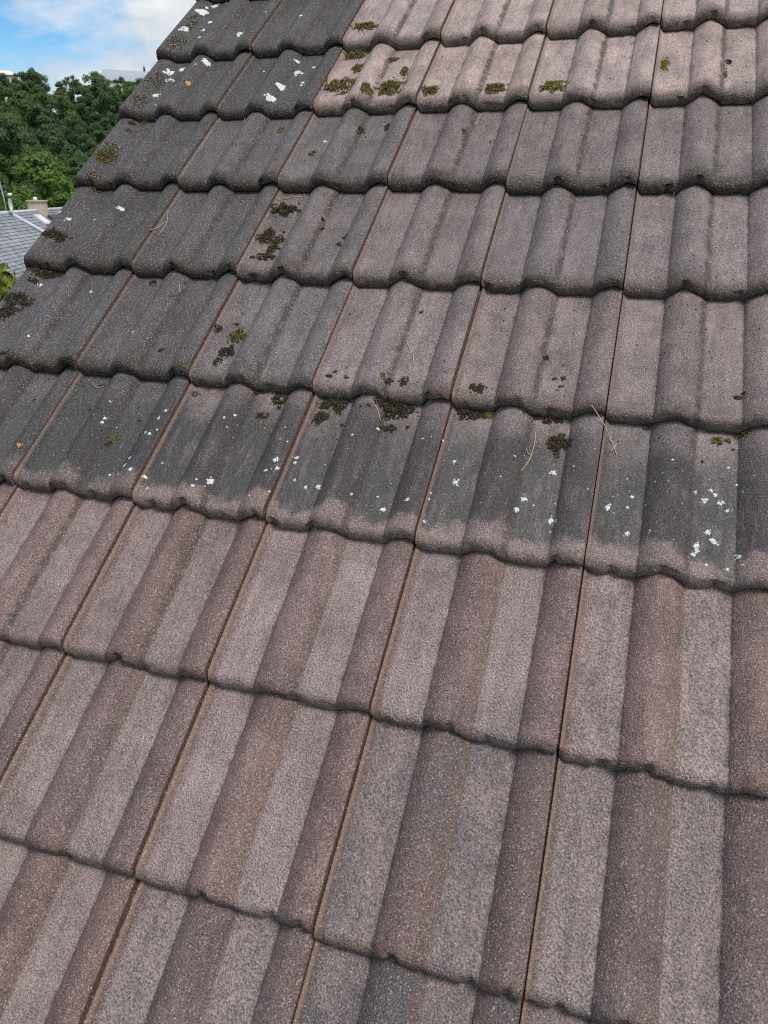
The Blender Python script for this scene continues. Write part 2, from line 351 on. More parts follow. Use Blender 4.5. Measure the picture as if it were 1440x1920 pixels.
#DETAILS
# ------------------------------------------------------------------ lichen, moss, crumbs and needles (row, column, x mm, y mm up from the lower edge, size mm)
LICHEN = [(0,-1,11,272,19.0),(0,-1,2,145,15.6),(0,-1,66,156,6.9),(0,-1,67,208,8.5),(0,-1,33,328,11.2),(0,-1,73,106,5.3),(0,-1,213,114,13.3),(0,-1,73,345,6.3),(0,-1,282,202,2.9),(0,0,116,155,6.3),(1,-1,148,274,11.8),(1,-1,155,273,9.6),(1,-1,29,240,16.7),(1,-1,47,194,12.7),(1,-1,63,257,10.5),(1,0,160,123,16.7),(1,0,154,53,15.8),(1,0,181,209,13.5),(1,0,161,270,7.5),(1,0,223,236,6.0),(1,0,219,147,5.9),(1,0,219,133,4.6),(1,0,64,225,3.5),(2,1,69,195,4.9),(1,-1,40,106,11.1),(1,-1,68,48,2.7),(3,-1,154,227,8.0),(3,-1,106,164,5.0),(3,-1,8,178,6.2),(4,-1,195,264,2.8),(4,-1,29,282,4.5),(3,-1,-30,201,4.7),(5,3,220,189,5.3),(5,3,177,122,6.4),(5,3,167,98,5.6),(5,3,196,111,1.9),(5,3,230,83,6.5),(5,3,233,59,2.1),(5,4,25,122,6.0),(5,4,58,128,3.1),(5,4,64,151,3.9),(5,4,63,73,4.1),(5,4,39,153,1.6),(5,4,52,190,1.8),(5,4,125,227,2.8),(5,4,98,76,1.7),(5,4,220,239,2.7),(5,4,235,203,2.3),(5,4,243,184,1.6),(5,4,169,177,3.1),(5,4,194,185,3.7),(5,4,201,176,4.0),(5,4,185,163,5.7),(5,4,209,159,4.0),(5,4,214,162,3.3),(5,4,221,145,3.3),(5,4,191,97,4.6),(5,4,201,80,6.1),(5,4,175,67,6.1),(5,4,171,48,4.5),(5,4,176,57,4.8),(5,4,240,52,4.4),(5,4,191,31,3.2),(5,4,224,28,3.7),(5,4,245,35,2.5),(5,3,288,239,1.6),(5,3,286,146,1.6),(5,3,255,197,2.2),(5,3,233,121,1.6),(5,4,173,266,2.1),(5,4,259,214,1.6),(5,3,146,208,1.9),(5,3,129,152,1.6),(5,1,281,124,5.4),(5,1,292,107,4.0),(5,1,271,97,3.6),(5,2,11,155,4.1),(5,2,12,141,3.2),(5,2,25,100,3.6),(5,2,53,86,3.9),(5,2,79,91,6.5),(5,2,222,58,6.1),(5,2,154,78,2.9),(5,2,203,85,2.5),(5,2,269,73,4.0),(5,3,31,190,4.1),(5,3,44,142,6.4),(5,3,5,107,2.4),(5,3,5,93,2.0),(5,3,7,44,3.1),(5,2,119,211,2.6),(5,2,160,247,3.1),(5,2,262,221,2.1),(5,3,1,230,2.5),(5,1,145,234,2.9),(5,1,127,219,2.5),(5,1,141,198,1.9),(5,1,290,175,2.3),(5,1,273,179,1.8),(5,1,273,210,1.9),(5,1,257,36,2.7),(5,1,295,51,2.6),(5,1,155,64,7.0),(5,0,276,152,4.6),(5,0,263,155,3.1),(5,0,284,218,3.6),(5,0,278,195,4.1),(5,0,142,173,3.8),(5,0,143,185,3.8),(5,0,288,165,2.5),(5,0,278,55,4.5),(5,0,252,68,4.0),(5,0,256,86,3.0),(5,0,244,47,3.5),(5,0,218,49,3.1),(5,1,5,56,4.0),(5,1,24,98,2.5),(5,1,19,33,2.9),(5,1,133,56,2.8),(5,1,132,40,3.3),(4,0,108,107,4.0),(4,-1,196,264,3.8),(4,-1,133,72,3.7),(4,-1,30,280,5.3),(5,1,145,235,2.5),(5,1,128,220,2.5),(5,0,134,231,2.7)]
FLAKES = [(5,-1,276,87,5.6),(1,-1,145,142,8.7),(1,-1,131,240,5.0)]
MOSS = [(0,1,39,102,39,24,'olive'), (1,1,41,291,38,31,'olive'), (1,1,71,209,17,26,'olive'), (1,1,41,110,50,42,'olive'), (1,1,202,91,39,41,'olive'), (1,1,223,174,13,33,'olive'),
(1,1,142,61,16,28,'olive'), (1,1,172,248,16,13,'olive'), (1,2,25,62,27,22,'olive'), (2,0,217,253,8,14,'olive'), (2,1,52,139,12,15,'olive'), (2,1,161,241,13,14,'brown'),
(2,1,232,263,8,19,'brown'), (0,0,20,0,10,13,'brown'), (1,3,53,64,34,27,'yellow'), (1,2,201,65,32,24,'olive'), (1,4,21,154,10,35,'yellow'), (1,4,166,91,5,16,'olive'),
(1,4,174,154,7,12,'dark'), (2,2,154,208,7,14,'olive'), (0,-1,9,190,23,54,'crust'), (0,-1,12,67,35,43,'crust'), (1,-1,13,181,34,48,'crust'), (1,-1,11,60,30,35,'crust'),
(2,-1,10,120,32,35,'olive'), (2,-1,5,165,27,21,'crust'), (2,-1,12,28,21,20,'crust'), (1,-1,44,0,19,21,'olive'), (2,-1,9,291,10,10,'brown'), (2,-1,14,254,9,10,'olive'),
(0,-1,55,0,34,13,'olive'), (3,-1,18,322,21,10,'olive'), (3,-1,8,107,38,21,'dark'), (4,-1,16,329,35,24,'dark'), (4,-1,8,286,14,10,'dark'), (3,1,37,253,44,26,'brown'),
(3,1,28,146,21,32,'brown'), (3,1,64,115,19,39,'brown'), (3,1,52,65,32,13,'brown'), (4,1,65,143,22,25,'olive'), (4,1,61,89,22,21,'dark'), (4,1,47,58,10,14,'dark'),
(4,1,8,157,9,13,'dark'), (4,1,51,178,10,6,'dark'), (3,1,228,121,9,6,'dark'), (3,1,235,145,10,5,'dark'), (4,2,178,249,5,5,'dark'), (3,1,159,210,7,7,'dark'),
(3,1,165,179,6,6,'dark'), (4,2,36,52,5,5,'dark'), (4,2,65,39,5,5,'dark'), (4,2,27,38,11,4,'dark'), (5,2,180,310,47,33,'dark'), (5,2,181,255,20,10,'dark'),
(5,2,48,304,36,22,'dark'), (5,2,28,264,18,18,'dark'), (5,1,224,304,20,19,'dark'), (5,1,197,250,13,11,'dark'), (5,1,163,315,10,10,'dark'), (5,1,227,278,7,5,'dark'),
(5,2,79,250,5,5,'dark'), (5,2,218,260,4,5,'dark'), (4,3,35,0,40,18,'dark'), (4,3,44,37,17,11,'dark'), (5,3,75,318,10,11,'yellow'), (4,2,189,42,10,12,'dark'),
(4,2,161,33,8,9,'dark'), (4,2,149,40,7,9,'olive'), (5,3,218,258,22,26,'brown'), (4,4,239,0,13,13,'olive'), (5,4,207,299,14,11,'olive'), (5,4,29,282,5,4,'dark'),
(5,4,228,282,4,4,'dark'), (5,3,188,320,36,13,'dark'), (5,3,230,319,6,8,'yellow'), (4,3,47,41,15,11,'dark'), (5,3,75,317,13,11,'yellow'), (4,3,166,137,7,9,'dark'),
(4,3,210,82,5,7,'dark'), (4,3,192,80,4,5,'dark'), (4,3,205,117,3,3,'dark'), (4,3,206,61,4,4,'dark'), (4,4,227,66,8,6,'dark'), (4,4,237,75,4,4,'dark'),
(5,4,177,248,5,4,'dark'), (4,4,77,0,9,6,'dark'), (5,0,185,145,17,6,'olive'), (5,0,171,129,10,6,'dark'), (4,0,192,73,7,6,'dark'), (5,0,216,201,4,4,'dark'),
(4,0,59,303,10,13,'brown'), (4,-1,9,208,33,29,'dark'), (4,-1,2,161,20,26,'dark'), (4,-1,78,30,25,7,'dark'), (4,-1,278,7,29,8,'dark'), (4,-1,39,323,40,19,'dark'),
(5,0,75,216,4,3,'dark'), (5,-1,212,235,5,4,'dark'), (5,0,70,291,6,4,'dark'), (5,1,17,295,9,6,'dark')]
NEEDLES = [[(3,0,2,224),(3,0,12,196),(3,0,18,163),(3,0,13,131)],
[(3,-1,299,126),(3,0,5,157),(3,0,8,188)],
[(0,1,18,115),(0,1,60,45),(0,1,68,0)],
[(1,1,45,153),(1,1,64,128),(1,1,63,89),(1,1,46,62)],
[(1,1,218,180),(1,1,216,140),(1,1,202,113)],
[(3,1,3,287),(3,1,29,304),(3,1,63,309)],
[(1,0,83,0),(2,0,101,266)],
[(5,2,134,304),(5,2,148,289),(5,2,159,268)],
[(4,2,71,262),(4,2,75,287),(4,2,79,312)],
[(4,2,111,297),(4,2,104,272)],
[(4,2,166,159),(4,2,186,125)],
[(4,2,193,115),(4,2,202,85)],
[(4,1,277,286),(4,2,6,298)],
[(4,1,194,235),(4,1,222,218)],
[(5,3,173,281),(5,3,175,245),(5,3,171,209),(5,3,161,181)],
[(5,3,162,237),(5,3,166,229),(5,3,174,222)],
[(4,3,271,4),(5,3,299,299),(5,4,17,271),(5,4,29,241)],
[(5,4,25,267),(5,4,17,248)],
[(5,0,40,298),(5,0,60,283),(5,0,77,288)],
[(4,0,149,287),(4,0,159,261)],
[(2,4,79,0),(3,4,80,315)],
[(2,2,177,303),(2,2,170,246)]]
def surf(c, x, y):
    """height of a tile's top at local x, y"""
    z = (vprof if c == -1 else prof)(min(max(x, -0.038), TW))
    if y < NR: z -= NV*(1 - math.sqrt(max(0.0, 1 - (1-max(y, 0)/NR)**2)))
    return z
LIC = Mat('pale_mint_lichen', 0.9, 0.2)
lo = LIC.n('ShaderNodeTexCoord').outputs['Object']
LIC.put(LIC.mix(1, LIC.ramp(LIC.noise(420, 3, 0.6, lo), [(0.36, (0.24, 0.26, 0.23)), (0.47, (0.50, 0.54, 0.51)), (0.65, (0.66, 0.70, 0.68))]), LIC.ramp(LIC.n('ShaderNodeNewGeometry').outputs['Random Per Island'], [(0, (0.78, 0.83, 0.75)), (0.4, (1.0, 1.02, 1.0)), (1, (1.12, 1.13, 1.12))]), 'MULTIPLY'), LIC.b.inputs['Base Color'])
LIC.put(LIC.bump(LIC.noise(700, 2, 0.6, lo), 0.8, 0.0015), LIC.b.inputs['Normal'])
ORA = Mat('orange_lichen', 0.9, 0.2); ORA.put(ORA.ramp(ORA.noise(300, 3), [(0.4, (0.34, 0.16, 0.04)), (0.6, (0.52, 0.30, 0.08))]), ORA.b.inputs['Base Color'])
def crust(r, c, x, y, rad, mat, name, rg, thick=0.0008):
    x, y, rad = x/1000, y/1000, rad/1000; V, F = [], []; rings = (0.45, 0.85, 1.0)
    lobes = [(0, 0, 0.80)] + [(rg.gauss(0, .55), rg.gauss(0, .55), rg.uniform(.16, .42)) for _ in range(9)] if rad > 0.0028 else [(0, 0, 0.9), (rg.gauss(0, .6), rg.gauss(0, .6), .5)]
    for (lx, ly, lr) in lobes:
        cx_, cy_l = x+lx*rad, y+ly*rad; b = len(V); sd_ = rg.random()*90; n = 14 if rad > 0.0028 else 8; th = thick*rg.uniform(.6, 1.3)
        if cy_l < 0.001: continue
        V.append((cx_, cy_l, surf(c, cx_, cy_l)+th))
        for q in rings:
            for k in range(n):
                a = 6.2832*k/n; rr = lr*rad*q*(1 + 0.5*noise.noise(Vector((math.cos(a)*1.6, math.sin(a)*1.6, sd_))) + 0.45*noise.noise(Vector((math.cos(a)*5, math.sin(a)*5, sd_+5))))
                px, py = cx_+rr*math.cos(a), max(0.0006, cy_l+rr*math.sin(a))
                V.append((px, py, surf(c, px, py)+(th*rg.uniform(.7, 1.2) if q < 0.95 else -0.0005)))
        for k in range(n): F.append((b, b+1+k, b+1+(k+1) % n))
        for m in range(len(rings)-1):
            for k in range(n): F.append((b+1+m*n+k, b+1+(m+1)*n+k, b+1+(m+1)*n+(k+1) % n, b+1+m*n+(k+1) % n))
    return link(name, mesh(name, V, F, True), mat, tile_of[(r, c)])
rg = random.Random(3)
for (r, c, x, y, q) in LICHEN: crust(r, c, x, y, q, LIC.m, 'lichen_spot', rg)
for (r, c, x, y, q) in FLAKES: crust(r, c, x, y, q, ORA.m, 'orange_lichen_spot', rg)
for i in range(90):                                            # the many pinhead spots of the lichen-dotted course
    crust(5, rg.choice((0, 1, 2, 3, 4, 4)), rg.uniform(12, 285), rg.uniform(25, 230), rg.uniform(0.7, 1.4), LIC.m, 'lichen_spot', rg, 0.0007)

def moss_mat(name, stops):
    M = Mat(name, 0.95, 0.1); p = M.n('ShaderNodeNewGeometry').outputs['Random Per Island']; co = M.n('ShaderNodeTexCoord').outputs['Object']
    col = M.ramp(p, stops, 'CONSTANT'); col = M.mix(0.7, col, M.ramp(M.noise(500, 2, 0.6, co), [(0.35, 0.5), (0.65, 1.1)]), 'MULTIPLY')
    M.put(col, M.b.inputs['Base Color']); M.put(M.bump(M.noise(900, 2, 0.6, co), 0.8, 0.001), M.b.inputs['Normal']); return M.m
MOSSM = {'olive': moss_mat('olive_moss', [(0, (0.10, 0.082, 0.024)), (0.3, (0.165, 0.14, 0.036)), (0.6, (0.07, 0.052, 0.024)), (0.8, (0.25, 0.21, 0.10))]),
         'yellow': moss_mat('yellow_green_moss', [(0, (0.16, 0.15, 0.03)), (0.35, (0.24, 0.22, 0.05)), (0.7, (0.09, 0.08, 0.025))]),
         'brown': moss_mat('dry_brown_moss', [(0, (0.05, 0.036, 0.024)), (0.4, (0.085, 0.065, 0.035)), (0.7, (0.035, 0.027, 0.02)), (0.92, (0.20, 0.14, 0.08))]),
         'dark': moss_mat('dark_dead_moss', [(0, (0.048, 0.036, 0.025)), (0.4, (0.070, 0.056, 0.032)), (0.7, (0.032, 0.025, 0.019)), (0.9, (0.105, 0.09, 0.042))]),
         'crust': moss_mat('crusty_lichen_moss', [(0, (0.09, 0.085, 0.05)), (0.25, (0.33, 0.32, 0.25)), (0.4, (0.06, 0.05, 0.03)), (0.65, (0.11, 0.095, 0.03)), (0.85, (0.5, 0.5, 0.42))])}
OV = [Vector(v) for v in ((1,0,0),(-1,0,0),(0,1,0),(0,-1,0),(0,0,1),(0,0,-1))]
OF = [(0,2,4),(2,1,4),(1,3,4),(3,0,4),(2,0,5),(1,2,5),(3,1,5),(0,3,5)]
def sub_oct():
    V = list(OV); F = []; cache = {}
    def md(i, j):
        k = (min(i, j), max(i, j))
        if k not in cache: cache[k] = len(V); V.append(((V[i]+V[j])/2).normalized())
        return cache[k]
    for a, b, c in OF:
        x, y, z = md(a, b), md(b, c), md(c, a); F.extend([(a, x, z), (x, b, y), (z, y, c), (x, y, z)])
    return V, F
BV, BF = sub_oct()
def heap(c, x, y, w, h, kind, rg):
    """verts in tile space around (x, y): crumbly cushion of small lumps and short fibres"""
    V, F = [], []; s0 = 0.0013 if kind == 'crust' else 0.0016
    s0 = min(s0, 0.45*min(w, h)); n = int(min(1000, max(9, (0.55 if kind == 'crust' else 1.5)*w*h*3.14/(s0*s0*3.0))))
    sd_ = rg.random()*50; pile = min(0.010, 0.34*min(w, h))*(0.35 if kind in ('crust',) else 1)
    k = 0; tries = 0
    while k < n and tries < n*6:
        tries += 1; a = rg.random()*6.2832; q = math.sqrt(rg.random())*1.3
        px, py = x+q*w*math.cos(a), y+q*h*math.sin(a)
        edge = 0.95 + 0.85*noise.noise(Vector((px*60, py*60, sd_))) + 0.5*noise.noise(Vector((px*190, py*190, sd_)))
        if q > edge*0.95 or noise.noise(Vector((px*160, py*160, sd_+9))) < -0.28: continue
        if py < -0.001 or not (-0.038 if c == -1 else -0.002) < px < TW+0.004: continue
        s = s0*(0.55+0.8*rg.random()); z = surf(c, px, py) + s*0.25 + pile*max(0, 1-q*q)*rg.random()
        m = Matrix.Rotation(rg.random()*6.28, 3, 'Z') @ Matrix.Rotation(rg.random()*3, 3, 'X'); b = len(V)
        for v in BV:
            u = m @ (v*(0.7+0.6*rg.random())); V.append((px-x+u.x*s, py-y+u.y*s, z+u.z*s*0.8))
        F += [(b+i, b+j, b+l) for i, j, l in BF]; k += 1
        if rg.random() < (0.8 if kind in ('olive', 'yellow', 'crust') else 0.35):
            for _ in range(3):
                L = s*rg.uniform(1.4, 3.6); d = Vector((rg.gauss(0, .7), rg.gauss(0, .7), 0.6)).normalized()*L; o = d.orthogonal().normalized()*0.00028; b = len(V)
                p = Vector((px-x, py-y, z)); V += [tuple(p-o), tuple(p+o), tuple(p+d)]; F.append((b, b+1, b+2))
    return V, F
ROWN = {0: 'topmost tile row', 1: 'pinkish second row', 2: 'third tile row', 3: 'fourth tile row', 4: 'fifth tile row', 5: 'dark lichen-dotted row'}
COLN = {-1: 'verge tile', 0: 'second tile from verge', 1: 'third tile from verge', 2: 'fourth tile from verge', 3: 'fifth tile from verge', 4: 'sixth tile from verge'}
def where(r, c, x, y):
    v = 'top' if y > 240 else ('low' if y < 90 else 'mid'); p = 'left pan' if x < 85 else ('middle roll' if x < 160 else ('right pan' if x < 238 else 'right roll'))
    return v, p, COLN.get(c, 'right tile'), ROWN.get(r, 'row')
KW = {'olive': 'olive moss', 'yellow': 'yellow-green moss', 'brown': 'brown dry moss', 'dark': 'blackish moss', 'crust': 'pale crusty lichen moss'}
items = []
for (r, c, x, y, w, h, kind) in MOSS:
    if y <= 2: r, y = r+1, 316
    items.append((w*h, r, c, x, y, w, h, kind))
items.sort(key=lambda i: -i[0]); used = {}
rg = random.Random(11)
for (ar, r, c, x, y, w, h, kind) in items:
    V, F = heap(c, x/1000, y/1000, w/1000, h/1000, kind, rg)
    if not F: continue
    small = max(w, h) < 12
    o = link('moss_lump' if small else 'moss_cushion', mesh('moss', V, F, False), MOSSM[kind])
    o.matrix_world = ROOF_M @ tile_m(r, c) @ Matrix.Translation((x/1000, y/1000, 0))
    v, p, cn, rn = where(r, c, x, y)
    key = (v, p, cn, rn, small); used[key] = used.get(key, 0)+1
    size = ('tiny ' if small else 'wide ') if used[key] == 1 else ('even smaller ' if small else 'lesser ') if used[key] == 2 else 'least '
    o['label'] = '%s%s %s %s on %s, %s, %s' % (size, KW[kind], 'lump' if small else 'cushion', v if v != 'top' else 'high', p, cn, rn)
    o['category'] = 'moss'
    o['group'] = 'moss lumps strewn on the tiles' if small else 'moss cushions on the tiles'
# fine crumbs shed by the moss
V, F = [], []; rg = random.Random(23)
for i in range(1100):
    r = rg.choice((1, 1, 2, 2, 3, 3, 4, 4, 4, 5)); c = rg.randint(-1, 5); x = rg.uniform(0.01, 0.285); y = rg.uniform(0.03, 0.315)**1.0
    if r == 5: y = rg.uniform(0.2, 0.315)
    s = rg.uniform(0.0006, 0.0019)*(1.35 if rg.random() < 0.15 else 1); M_ = ROOF_M @ tile_m(r, c); p = Vector((x, y, surf(c, x, y)+s*0.3)); b = len(V)
    for v in OV: V.append(tuple(M_ @ (p + v*s*rg.uniform(0.6, 1.5))))
    F += [(b+i_, b+j_, b+k_) for i_, j_, k_ in OF]
o = link('dirt_crumbs', mesh('dirt_crumbs', V, F), MOSSM['dark']); o['kind'] = 'stuff'
tag(o, 'fine dark crumbs of dirt scattered over the tiles', 'dirt')
STRAW = Mat('dry_pine_needle', 0.7, 0.3); STRAW.put(STRAW.ramp(STRAW.noise(120, 2), [(0.35, (0.30, 0.20, 0.10)), (0.65, (0.62, 0.50, 0.33))]), STRAW.b.inputs['Base Color'])
NLAB = {}
for pl in NEEDLES:
    pts = []
    for (r, c, x, y) in pl:
        if y <= 2 and pl[0][3] > 2: y = 3
        pts.append(tile_m(r, c) @ Vector((x/1000, y/1000, surf(c, x/1000, y/1000)+0.0022)))
    sm = []
    for i in range(len(pts)-1):                                # smooth polyline
        p0, p1, p2, p3 = pts[max(i-1, 0)], pts[i], pts[i+1], pts[min(i+2, len(pts)-1)]
        for k in range(5):
            t = k/5; sm.append(0.5*((2*p1) + (p2-p0)*t + (2*p0-5*p1+4*p2-p3)*t*t + (3*p1-p0-3*p2+p3)*t**3))
    sm.append(pts[-1]); base = sm[0].copy(); V, F = [], []
    add_tube(V, F, [p-base for p in sm], [0.00075]*(len(sm)-1)+[0.0003], 5)
    o = link('pine_needle', mesh('pine_needle', V, F, True), STRAW.m); o.matrix_world = ROOF_M @ Matrix.Translation(base)
    L = sum((sm[i+1]-sm[i]).length for i in range(len(sm)-1)); v, p, cn, rn = where(*pl[0])
    lab = '%s dry pine needle %s on %s, %s, %s' % ('long' if L > 0.075 else ('medium' if L > 0.04 else 'short'), 'high' if v == 'top' else v, p, cn, rn)
    NLAB[lab] = NLAB.get(lab, 0)+1
    if NLAB[lab] > 1: lab = lab.replace('short dry', 'short lower dry')
    o['label'] = lab; o['category'] = 'pine needle'; o['group'] = 'dry pine needles fallen on the tiles'




# ------------------------------------------------------------------ ground and hill
GRASS = Mat('grass_ground', 0.95, 0.1)
GRASS.put(GRASS.ramp(GRASS.noise(0.3, 6, 0.6), [(0.3, (0.03, 0.05, 0.015)), (0.7, (0.06, 0.085, 0.03))]), GRASS.b.inputs['Base Color'])
def terr(x, y):
    dx, dy = x-CAM.x, y-CAM.y; D = math.hypot(dx, dy); az = math.degrees(math.atan2(dx, dy))
    w = max(0.0, 1 - max(0.0, abs(az+37)-35)/40.0); w = w*w*(3-2*w)
    t = min(max((D-75)/170, 0), 1); h = 27*t*t*(3-2*t)*0.55 + 27*t*0.45
    if D > 330: h *= max(0.35, 1-(D-330)/900)
    return h*w + 0.4*noise.noise(Vector((x*0.02, y*0.02, 0)))*min(1, D/60)
V, F = [], []
rad = [0, 15, 30, 45, 60] + [75+15*i for i in range(18)] + [380, 450, 560, 750, 1100, 1800, 3000, 5000]
NA = 96
for R in rad:
    for k in range(NA):
        a = 2*math.pi*k/NA; x, y = CAM.x+R*math.sin(a), CAM.y+R*math.cos(a); V.append((x, y, terr(x, y)-0.3))
for i in range(len(rad)-1):
    for k in range(NA): F.append((i*NA+k, (i+1)*NA+k, (i+1)*NA+(k+1) % NA, i*NA+(k+1) % NA))
g = link('ground', mesh('ground', V, F, True), GRASS.m); g['kind'] = 'structure'
def polar(az, D):
    a = math.radians(az); return CAM.x + D*math.sin(a), CAM.y + D*math.cos(a)

# ------------------------------------------------------------------ trees
def leaf_mat(name, lo, hi, tr=0.35):
    M = Mat(name, 0.6, 0.25)
    rnd = M.n('ShaderNodeObjectInfo').outputs['Random']; geo = M.n('ShaderNodeNewGeometry')
    pi_ = geo.outputs['Random Per Island']
    col = M.mix(pi_, lo, hi)
    col = M.mix(0.55, col, M.ramp(rnd, [(0, (0.72, 0.82, 0.82)), (0.5, (0.92, 0.96, 0.86)), (1, (1.0, 1.0, 0.78))]), 'MULTIPLY')
    M.put(col, M.b.inputs['Base Color'])
    tl = M.n('ShaderNodeBsdfTranslucent'); M.put(M.mix(1, col, (1.0, 1.15, 0.5), 'MULTIPLY'), tl.inputs[0])
    ms = M.n('ShaderNodeMixShader'); ms.inputs[0].default_value = tr
    M.t.links.new(M.b.outputs[0], ms.inputs[1]); M.t.links.new(tl.outputs[0], ms.inputs[2])
    M.t.links.new(ms.outputs[0], M.t.nodes['Material Output'].inputs['Surface']); return M.m
LEAF_D = leaf_mat('deep_green_leaves', (0.088, 0.138, 0.072), (0.150, 0.215, 0.104), 0.5)
LEAF_B = leaf_mat('bright_green_leaves', (0.095, 0.165, 0.045), (0.16, 0.245, 0.075), 0.45)
LEAF_Y = leaf_mat('yellow_green_leaves', (0.13, 0.16, 0.03), (0.30, 0.32, 0.09))
CON = leaf_mat('conifer_needles', (0.02, 0.04, 0.025), (0.04, 0.07, 0.04), 0.1)
BARK = Mat('bark', 0.9, 0.2); BARK.put(BARK.ramp(BARK.noise(6, 5, 0.6), [(0.3, (0.035, 0.028, 0.02)), (0.7, (0.10, 0.085, 0.07))]), BARK.b.inputs['Base Color'])
def crown_mesh(seed, H, W, nleaf, ls, base=0.25, droop=0.0):
    rg = random.Random(seed); V, F = [], []; lobes = []
    for i in range(38):
        t = rg.random(); z = H*(base + (1-base)*t)
        env = W*math.sin(math.pi*min(0.97, 0.18+0.80*t))**0.8
        a = rg.random()*6.283; d = env*math.sqrt(rg.random())*0.78
        lobes.append((d*math.cos(a), d*math.sin(a), z, W*(0.14+0.18*rg.random())*(1.15-0.45*t)))
    tot = sum(l[3]**2 for l in lobes)
    for (lx, ly, lz, lr) in lobes:
        for k in range(int(nleaf*lr*lr/tot)):
            d = Vector((rg.gauss(0, 1), rg.gauss(0, 1), rg.gauss(0.25, 1))).normalized()
            rr = lr*(0.30 + 1.0*rg.random()**0.8)
            p = Vector((lx, ly, lz)) + Vector((d.x, d.y, d.z*0.8))*rr
            nrm = (d + Vector((rg.gauss(0, .5), rg.gauss(0, .5), rg.gauss(0.3, .5)))).normalized()
            u = nrm.orthogonal().normalized(); u.rotate(Matrix.Rotation(rg.random()*6.28, 3, nrm))
            if droop: u = (u*(1-droop) + Vector((0, 0, -1))*droop).normalized()
            v = nrm.cross(u).normalized(); s = ls*(0.6+0.8*rg.random())
            b = len(V); V += [tuple(p-u*s), tuple(p+v*s*0.55), tuple(p+u*s), tuple(p-v*s*0.55)]; F.append((b, b+1, b+2, b+3))
    return mesh('crown', V, F)
def trunk_mesh(seed, H, r):
    rg = random.Random(seed); V, F = [], []
    pts = [(rg.gauss(0, .012)*H*t, rg.gauss(0, .012)*H*t, H*0.8*t) for t in (0, .2, .4, .6, .8, 1)]
    add_tube(V, F, pts, [r, r*.85, r*.7, r*.55, r*.35, r*.12], 7)
    for i in range(6):
        t = 0.3+0.1*i; z = H*0.8*t; a = i*2.4; L = H*0.26*(1.1-t*0.6)
        add_tube(V, F, [(0, 0, z), (L*.5*math.cos(a), L*.5*math.sin(a), z+L*.4), (L*math.cos(a), L*math.sin(a), z+L*.95)], [r*.4, r*.25, r*.06], 5)
    return mesh('trunk', V, F, True)
CR = [crown_mesh(20+i, 13, (4.2, 4.8, 3.8, 5.2, 4.5)[i], 6500, 0.26) for i in range(5)]
TR = [trunk_mesh(40+i, 13, 0.24) for i in range(5)]
CRB = [m.copy() for m in CR]
def tree(name, label, az, D, hs, k, bright=False, group=None, dz=0.0):
    x, y = polar(az, D)
    t = bpy.data.objects.new(name, None); C.objects.link(t)
    t.location = (x, y, terr(x, y)-0.4+dz); t.scale = (hs*(0.9+0.2*random.random()), hs*(0.9+0.2*random.random()), hs)
    t.rotation_euler = (0, 0, random.random()*6.28)
    link('crown', (CRB if bright else CR)[k % 5], LEAF_B if bright else LEAF_D, t); link('trunk', TR[k % 5], BARK.m, t)
    return tag(t, label, 'tree', group)
i = 0
for D in (94, 108, 123, 139, 156, 174, 193, 212):
    a0, a1 = -45.6, (-30.0 if D < 130 else -25.0)
    n = int(math.radians(a1-a0)*D/4.3)
    part = ('foot of the wooded hill', 'foot of the wooded hill') if D < 130 else (('middle of the wooded hill',)*2 if D < 165 else ('upper wooded hill below the skyline',)*2)
    for k in range(n):
        az = a0 + (a1-a0)*(k+0.5+random.uniform(-.35, .35))/n
        tree('hillside_tree', 'leafy deep green tree packed among others at the ' + part[0], az, D+random.uniform(-5, 5), random.uniform(0.55, 0.85), i, False, 'trees at the ' + part[1]); i += 1
tree('hillside_tree', 'bright green pointed tree low on the wooded hill, left of the chimney', -40.75, 88, 0.86, 1, True)
tree('hillside_tree', 'bright green round tree low on the hill, right above the chimney', -39.6, 84, 0.68, 2, True)
tree('hillside_tree', 'bright green bushy tree low on the hill behind the antenna mast', -42.9, 82, 0.60, 3, True)
tree('hillside_tree', 'light green tree rising at the left picture edge midway up the hill', -42.4, 150, 0.75, 4, True)
tree('hillside_tree', 'light green tree beside the roof edge at lower hill foot', -38.3, 86, 0.62, 0, True)
tree('hilltop_tree', 'dark tall tree on the skyline at the left picture edge', -42.7, 214, 0.86, 2)
tree('hilltop_tree', 'broad tree on the skyline left of the sky gap', -40.3, 216, 0.80, 3)
tree('hilltop_tree', 'rounded tree on the skyline right of the sky gap', -36.6, 214, 0.84, 1)
tree('hilltop_tree', 'light green tree on the skyline in front of the grey hilltop roof', -34.4, 206, 0.74, 4, True)
# small conifer at the skyline
V, F = [], []; rg = random.Random(5)
for i in range(900):
    t = rg.random()**0.8; a = rg.random()*6.283; rr = 1.9*(1-t)*rg.random()**0.4; z = 1+8*t
    u = Vector((math.cos(a), math.sin(a), -0.35)).normalized(); v = Vector((-math.sin(a), math.cos(a), 0)); p = Vector((math.cos(a)*rr, math.sin(a)*rr, z)); b = len(V)
    V += [tuple(p-u*.3), tuple(p+v*.14), tuple(p+u*.3), tuple(p-v*.14)]; F.append((b, b+1, b+2, b+3))
cx, cy = polar(-33.55, 246); t = bpy.data.objects.new('spruce_tree', None); C.objects.link(t); t.location = (cx, cy, 30.0)
link('crown', mesh('crown', V, F), CON.m if hasattr(CON, 'm') else CON, t); V, F = [], []; add_tube(V, F, [(0, 0, -6), (0, 0, 4), (0, 0, 9)], [.2, .15, .03]); link('trunk', mesh('trunk', V, F), BARK.m, t)
tag(t, 'tiny dark spruce poking up beside the grey hilltop roof', 'tree')
